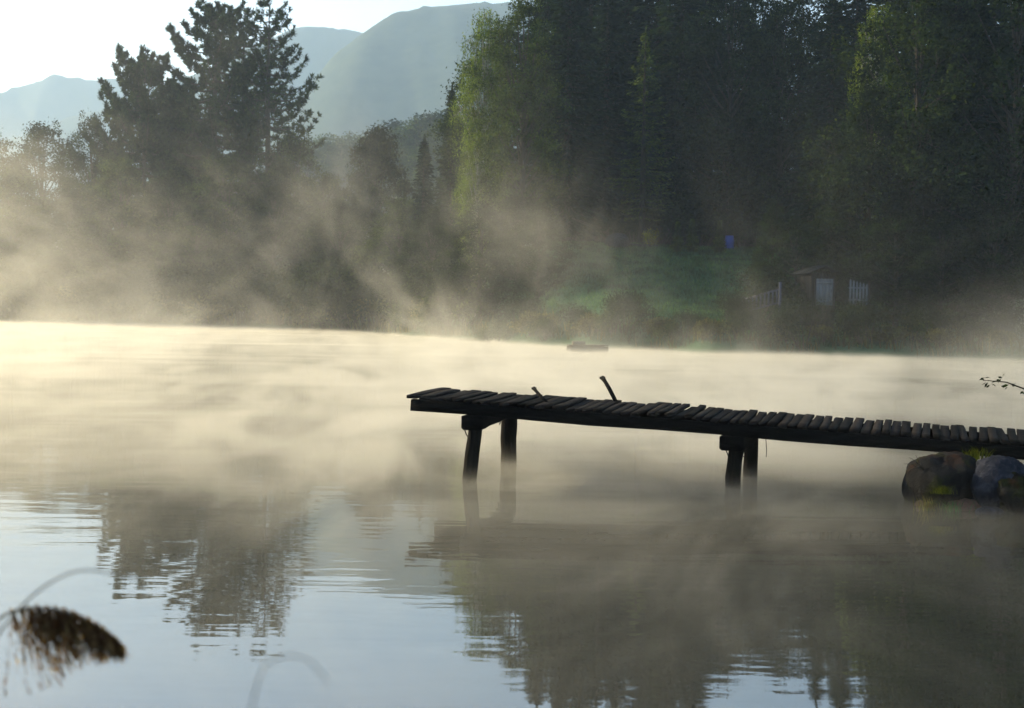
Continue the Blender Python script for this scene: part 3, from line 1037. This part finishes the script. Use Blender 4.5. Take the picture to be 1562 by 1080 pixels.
def crossbeam(px0, d0, px1, d1, ytop0, hh, ww, taper):
    a = np.array(at(px0, ytop0, d0)) - JO
    tA = (a - (A - JO)) @ flat / (ux @ flat)
    a = J(tA, -.06, -pth - .006 - .118 - .002)
    b = np.array(at(px1, 640, d1)) - JO
    tB = (b - (A - JO)) @ flat / (ux @ flat)
    b = J(tB, d1 - d0 + .05, -pth - .006 - .118 - .002)
    ax = (b - a); L = np.linalg.norm(ax); ax /= L
    s = np.cross(ax, UPV); s /= np.linalg.norm(s)
    mb = MB()
    V = []
    n = 8
    for q in range(n):
        u = q / (n - 1)
        c = a + ax * L * u
        h2 = hh * (1 - taper * u) * (1 + .04 * math.sin(q * 2.1))
        for (i_, z_) in ((-1, 0), (1, 0), (1, -.85), (.8, -1), (-.8, -1), (-1, -.85)):
            V.append(c + s * ww / 2 * i_ + UPV * h2 * z_)
    Q = [(q * 6 + r_, q * 6 + (r_ + 1) % 6, (q + 1) * 6 + (r_ + 1) % 6, (q + 1) * 6 + r_) for q in range(n - 1) for r_ in range(6)]
    T = [(0, 2, 1), (0, 3, 2), (0, 4, 3), (0, 5, 4)]
    o_ = (n - 1) * 6
    T += [(o_, o_ + 1, o_ + 2), (o_, o_ + 2, o_ + 3), (o_, o_ + 3, o_ + 4), (o_, o_ + 4, o_ + 5)]
    mb.add(V, Q, T)
    return mb.build('crossbeam', M['wood_dark'], jt)


crossbeam(722, 13.6, 772, 15.1, 630, .145, .22, .25)
crossbeam(1117, 13.25, 1140, 14.2, 652, .14, .24, .1)


def wire(pix, d, rad, name='wire'):
    P = [np.array(at(x, y, d)) - JO for x, y in pix]
    mb = MB(); mb.tube(P, rad, 5)
    return mb.build(name, M['iron'], jt, True)


wire([(705, 643), (706, 649), (709, 656), (711, 662), (714, 667)], 13.5, .006)
wire([(763, 640), (763, 644), (762, 648)], 15.0, .008)
wire([(1101, 668), (1104, 678), (1108, 688), (1111, 696)], 13.2, .006)
wire([(1135, 684), (1134, 690), (1133, 695), (1135, 697)], 13.7, .005)
wire([(1167.5, 660), (1168.6, 676), (1169.4, 686), (1168.6, 697)], 13.6, .004)
# bent iron pegs standing out of the deck
for pix, v, rad in (([(836, 616), (826, 606), (818, 597), (814.5, 592.5)], 13.98, .019), ([(940, 614), (930, 594), (923, 582), (919, 576.5)], 14.75, .024)):
    P = [np.array(at(x, y, v + .12 * i_)) - JO for i_, (x, y) in enumerate(pix)]
    mb = MB(); mb.tube(P, [rad, rad, rad * .95, rad * 1.2], 7)
    hd = MB()
    mb.tube([P[-1] - UPV * .012, P[-1] + UPV * .012], [rad * 1.45, rad * 1.45], 8)
    mb.build('iron_peg', M['iron'], jt, True)

# ------------------------------------------------------------------ raft far out on the water
p = at(896, 536, 55.5)
rf = empty('raft', (p.x, p.y, 0), R(6))
tag(rf, 'small low wooden raft floating far out in front of the lawn', 'raft')
mb = MB()
for k in range(8): mb.box((-.72 + k * .205, 0, .26 + .006 * (k % 3)), (.19, 1.2, .035))
mb.build('decking', M['raft_wood'], rf)
for y_ in (-.45, .45):
    mb = MB(); mb.tube([(-.8, y_, .09), (0, y_, .09), (.8, y_, .09)], .14, 10); mb.build('float_log', M['raft_wood'], rf, True)
mb = MB(); mb.box((-.35, .2, .36), (.5, .5, .14)); mb.build('crate_block', M['raft_wood'], rf)

# ------------------------------------------------------------------ boulders by the jetty's landing
def wat(px, py, d): return at(px, py, d)


p = at(1448, 740, 12.35)
boulder(91, (p.x, 12.45, .16), (.37, .42, .34), 'rock', 'big dark mossy boulder under the shore end of the jetty', .3)
p = at(1512, 735, 12.2)
boulder(92, (p.x + .04, 12.15, .19), (.22, .3, .34), 'rock_pale', 'blue grey boulder right of the big mossy one', 1.0)
p = at(1470, 768, 12.1)
boulder(93, (p.x, 12.12, .02), (.2, .14, .09), 'rock_red', 'rusty brown stone at the waterline before the boulders', .2)
p = at(1500, 772, 11.9)
boulder(94, (p.x + .06, 11.9, .0), (.16, .12, .06), 'rock_pale', 'flat pale stone awash at the right waterline', .6)
p = at(1545, 750, 11.9)
boulder(95, (p.x + .1, 12.0, .12), (.26, .25, .28), 'rock', 'dark boulder at the right edge below the jetty', 2.0)
p = at(1405, 765, 12.3)
boulder(96, (p.x, 12.25, .01), (.07, .07, .07), 'rock_red', 'small brown stone at the left foot of the mossy boulder', .9)


def tuft(name, loc, n, hgt, wid, lean, mat, label, spread=.08, seed=0, z_on=None, cat='grass tuft'):
    g = np.random.default_rng(seed)
    P = np.stack([g.normal(0, spread, n), g.normal(0, spread * .7, n), np.zeros(n)], 1)
    mb = MB(); mb.add(*blades(P, hgt, wid, lean, g))
    o = mb.build(name, M[mat])
    o.location = loc
    return tag(o, label, cat)


p = at(1440, 745, 12.02)
tuft('grass_tuft', (p.x, 12.03, p.z - .05), 260, .07, .006, 1.1, 'moss', 'yellow green moss and grass tuft on the face of the dark boulder', .045, 1)
p = at(1415, 766, 12.0)
tuft('grass_tuft', (p.x, 12.0, 0.0), 70, .12, .008, .8, 'sedge', 'dry grass tuft at the left foot of the dark boulder', .05, 2)
p = at(1450, 766, 11.98)
tuft('grass_tuft', (p.x, 11.98, 0.0), 60, .10, .008, .8, 'grass', 'green grass tuft at the waterline before the dark boulder', .07, 3)
p = at(1490, 694, 12.4)
tuft('grass_tuft', (p.x, 12.4, p.z - .04), 90, .10, .010, 1.0, 'moss', 'bright grass tuft on top of the boulders under the jetty', .06, 4)
g = np.random.default_rng(5)
mb = MB()
q0 = np.array(at(1404, 712, 12.3))
for dx, dz in ((-.09, .05), (-.12, .09), (-.05, .11), (-.11, -.04), (-.15, .02)):
    e_ = q0 + np.array([dx, g.normal(0, .03), dz])
    m_ = (q0 + e_) / 2 + np.array([0, 0, .015])
    mb.tube([q0 + np.array([.03, 0, -.03]), m_, e_], [.006, .004, .002], 5)
tag(mb.build('twig', M['bark'], None, True), 'bare twig sticking out left of the dark boulder', 'twig')

# leafy twig leaning in from the right above the jetty
tw = empty('leafy_twig', tuple(at(1640, 700, 11.5)))
tw.location.z = gz(tw.location.x, 11.5)
tag(tw, 'dark leafy twig tip leaning in above the jetty at the right edge', 'twig')
O = np.array(tw.location)
path = [O + np.array([0, 0, -.1])] + [np.array(at(x, y, 11.5)) for x, y in ((1615, 640), (1575, 598), (1535, 583), (1500, 580))]
mb = MB(); mb.tube([q - O for q in path], [.014, .012, .009, .006, .003], 6); mb.build('stem', M['bark'], tw, True)
g = np.random.default_rng(6)
C, D = [], []
for (x, y) in ((1500, 580), (1508, 579), (1516, 584), (1505, 588), (1524, 580), (1535, 590), (1548, 585), (1560, 597), (1575, 592), (1530, 574)):
    c = np.array(at(x, y, 11.5)) - O
    for q in range(3):
        C.append(c + g.normal(0, .012, 3)); D.append((-.9, 0, g.uniform(-.9, .3)))
mb = MB(); mb.leaves(np.array(C), .05, .022, np.array(D), .4, g); mb.build('leaves', M['dark_leaf'], tw)

# ------------------------------------------------------------------ reeds close to the camera
def reed(pix, d, dd, rad, label, plume=None, rootx=None):
    """a reed rooted in the near bank, its stem passing through pixels at about d metres"""
    P = [np.array(at(x, y, d + dd * i_)) for i_, (x, y) in enumerate(pix)]
    rx = P[0][0] if rootx is None else rootx
    ro = np.array([rx, P[0][1], gz(rx, P[0][1]) - .05])
    o = empty('reed', tuple(ro))
    tag(o, label, 'reed', 'reeds on the near bank')
    pts = [ro] + P
    t_ = np.linspace(0, 1, len(pts)); tf = np.linspace(0, 1, 28)
    from_ = np.array(pts)
    # smooth the stem
    S = np.stack([np.interp(tf, t_, from_[:, c]) for c in range(3)], 1)
    for _ in range(3): S[1:-1] = (S[:-2] + 2 * S[1:-1] + S[2:]) / 4
    mb = MB(); mb.tube(S - ro, np.linspace(rad, rad * .45, len(S)), 6)
    mb.build('stem', M['reed_stem'], o, True)
    return o, S - ro, ro


o, S, ro = reed([(-60, 1150), (-40, 1000), (0, 935), (50, 925), (105, 932), (150, 955), (185, 985)], 2.1, .01, .0035, 'brown feathery reed plume drooping into the lower left corner')
g = np.random.default_rng(7)
C, D = [], []
base = len(S) // 2
pts = S[13:]
for i_ in range(430):
    u = g.random() ** .8
    q = pts[min(int(u * (len(pts) - 1)), len(pts) - 2)]
    L = .14 * (1 - .80 * u) * g.uniform(.35, 1.1)
    dv = np.array([.35 + .2 * g.normal(), g.normal(0, .35), -1.0 + .25 * g.normal()])
    dv /= np.linalg.norm(dv)
    for s_ in np.linspace(.06, 1, 9):
        C.append(q + dv * L * s_ + g.normal(0, .002, 3)); D.append(dv + np.array([.15, 0, 0]))
mb = MB(); mb.leaves(np.array(C), .021, .0030, np.array(D), .18, g)
mb.build('plume', M['reed'], o)
reed([(-70, 1120), (-20, 985), (40, 915), (80, 885), (118, 868), (160, 872), (215, 886)], 1.7, .0, .0022, 'thin bent reed stalk arching above the brown plume')
reed([(370, 1200), (385, 1060), (402, 1015), (425, 1001), (455, 1000), (480, 1012), (500, 1040)], 1.15, .0, .0011, 'faint thin grass stalk arching at the bottom of the picture')

# ------------------------------------------------------------------ mist and haze
def closed_box(name, lo, hi, mat):
    mb = MB()
    lo, hi = np.array(lo, float), np.array(hi, float)
    mb.box((lo + hi) / 2, hi - lo)
    return mb.build(name, mat)


def mist_mat(name, low):
    m, t = new_mat(name)
    t.N.remove(t.N['Principled BSDF'])
    v = t.n('ShaderNodeVolumePrincipled')
    v.inputs['Color'].default_value = (.87, .835, .755, 1)
    v.inputs['Anisotropy'].default_value = .42
    tc = t.n('ShaderNodeTexCoord').outputs['Object']
    sp = t.n('ShaderNodeSeparateXYZ')
    t.L.new(tc, sp.inputs[0])
    x, y, z = sp.outputs
    if low:
        n = t.noise(tc, 1.0, 4, .65, 1.2, (.42, .20, .5))
        k = t.mapr(n, .36, .66, .40, 1.6)
        e = t.m('POWER', 2.718, t.m('MULTIPLY', z, -1 / .055))
        near = t.m('MULTIPLY', t.m('MULTIPLY', t.m('MULTIPLY', t.mapr(y, 9.4, 19, .27, 1.15), t.mapr(x, -9, 3, .50, 1.75)), t.mapr(t.m('SUBTRACT', x, t.m('MULTIPLY', y, .30)), -1.2, .2, 1.0, .35)), 1.0)
        d = t.m('MULTIPLY', t.m('MULTIPLY', t.m('MULTIPLY', e, .74), k), near)
    else:
        n = t.noise(tc, 1.0, 3, .55, 1.2, (.10, .025, .085))
        n2 = t.noise(tc, 1.0, 4, .62, 1.6, (.36, .05, .27), (7, 3, 1))
        side = t.m('ADD', t.m('MULTIPLY', x, -.022), t.m('MULTIPLY', y, .007))      # thicker towards the far left
        hs = t.mapr(side, .25, 1.35, 1.15, 7.2, False)
        n3 = t.noise(tc, 1.0, 3, .6, 1.2, (.13, .03, .05), (3, 9, 2))                 # ragged columns of unequal height
        hs = t.m('MULTIPLY', hs, t.mapr(n3, .36, .66, .55, 1.35))
        e = t.m('POWER', 2.718, t.m('DIVIDE', t.m('MULTIPLY', z, -1), hs))
        k = t.m('MULTIPLY', t.mapr(n, .42, .64, .05, 1.15), t.mapr(n2, .38, .62, .12, 1.8))
        amp = t.m('MULTIPLY', t.mapr(side, 0, .6, .090, .019, False), t.mapr(y, 14, 46, .02, 1.0))
        d = t.m('MULTIPLY', t.m('MULTIPLY', e, k), amp)
    t.L.new(d, v.inputs['Density'])
    t.L.new(v.outputs[0], t.N['Material Output'].inputs['Volume'])
    return m


tag(closed_box('low_mist', (-110, 4.6, -.3), (44, 127, .36), mist_mat('low_mist', True)), 'dense low mist lying on the lake', 'mist', kind='stuff')
tag(closed_box('rising_mist', (-112, 4.5, -.4), (45, 128, 24), mist_mat('rising_mist', False)), 'pale mist rising in wisps off the lake', 'mist', kind='stuff')

m, t = new_mat('haze')
t.N.remove(t.N['Principled BSDF'])
v = t.n('ShaderNodeVolumePrincipled')
v.inputs['Color'].default_value = (.53, .73, 1.0, 1)
v.inputs['Density'].default_value = .00038
v.inputs['Anisotropy'].default_value = .22
t.L.new(v.outputs[0], t.N['Material Output'].inputs['Volume'])
tag(closed_box('haze', (-3300, -340, -4), (3300, 3500, 520), m), 'thin blue haze filling the valley', 'haze', kind='stuff')
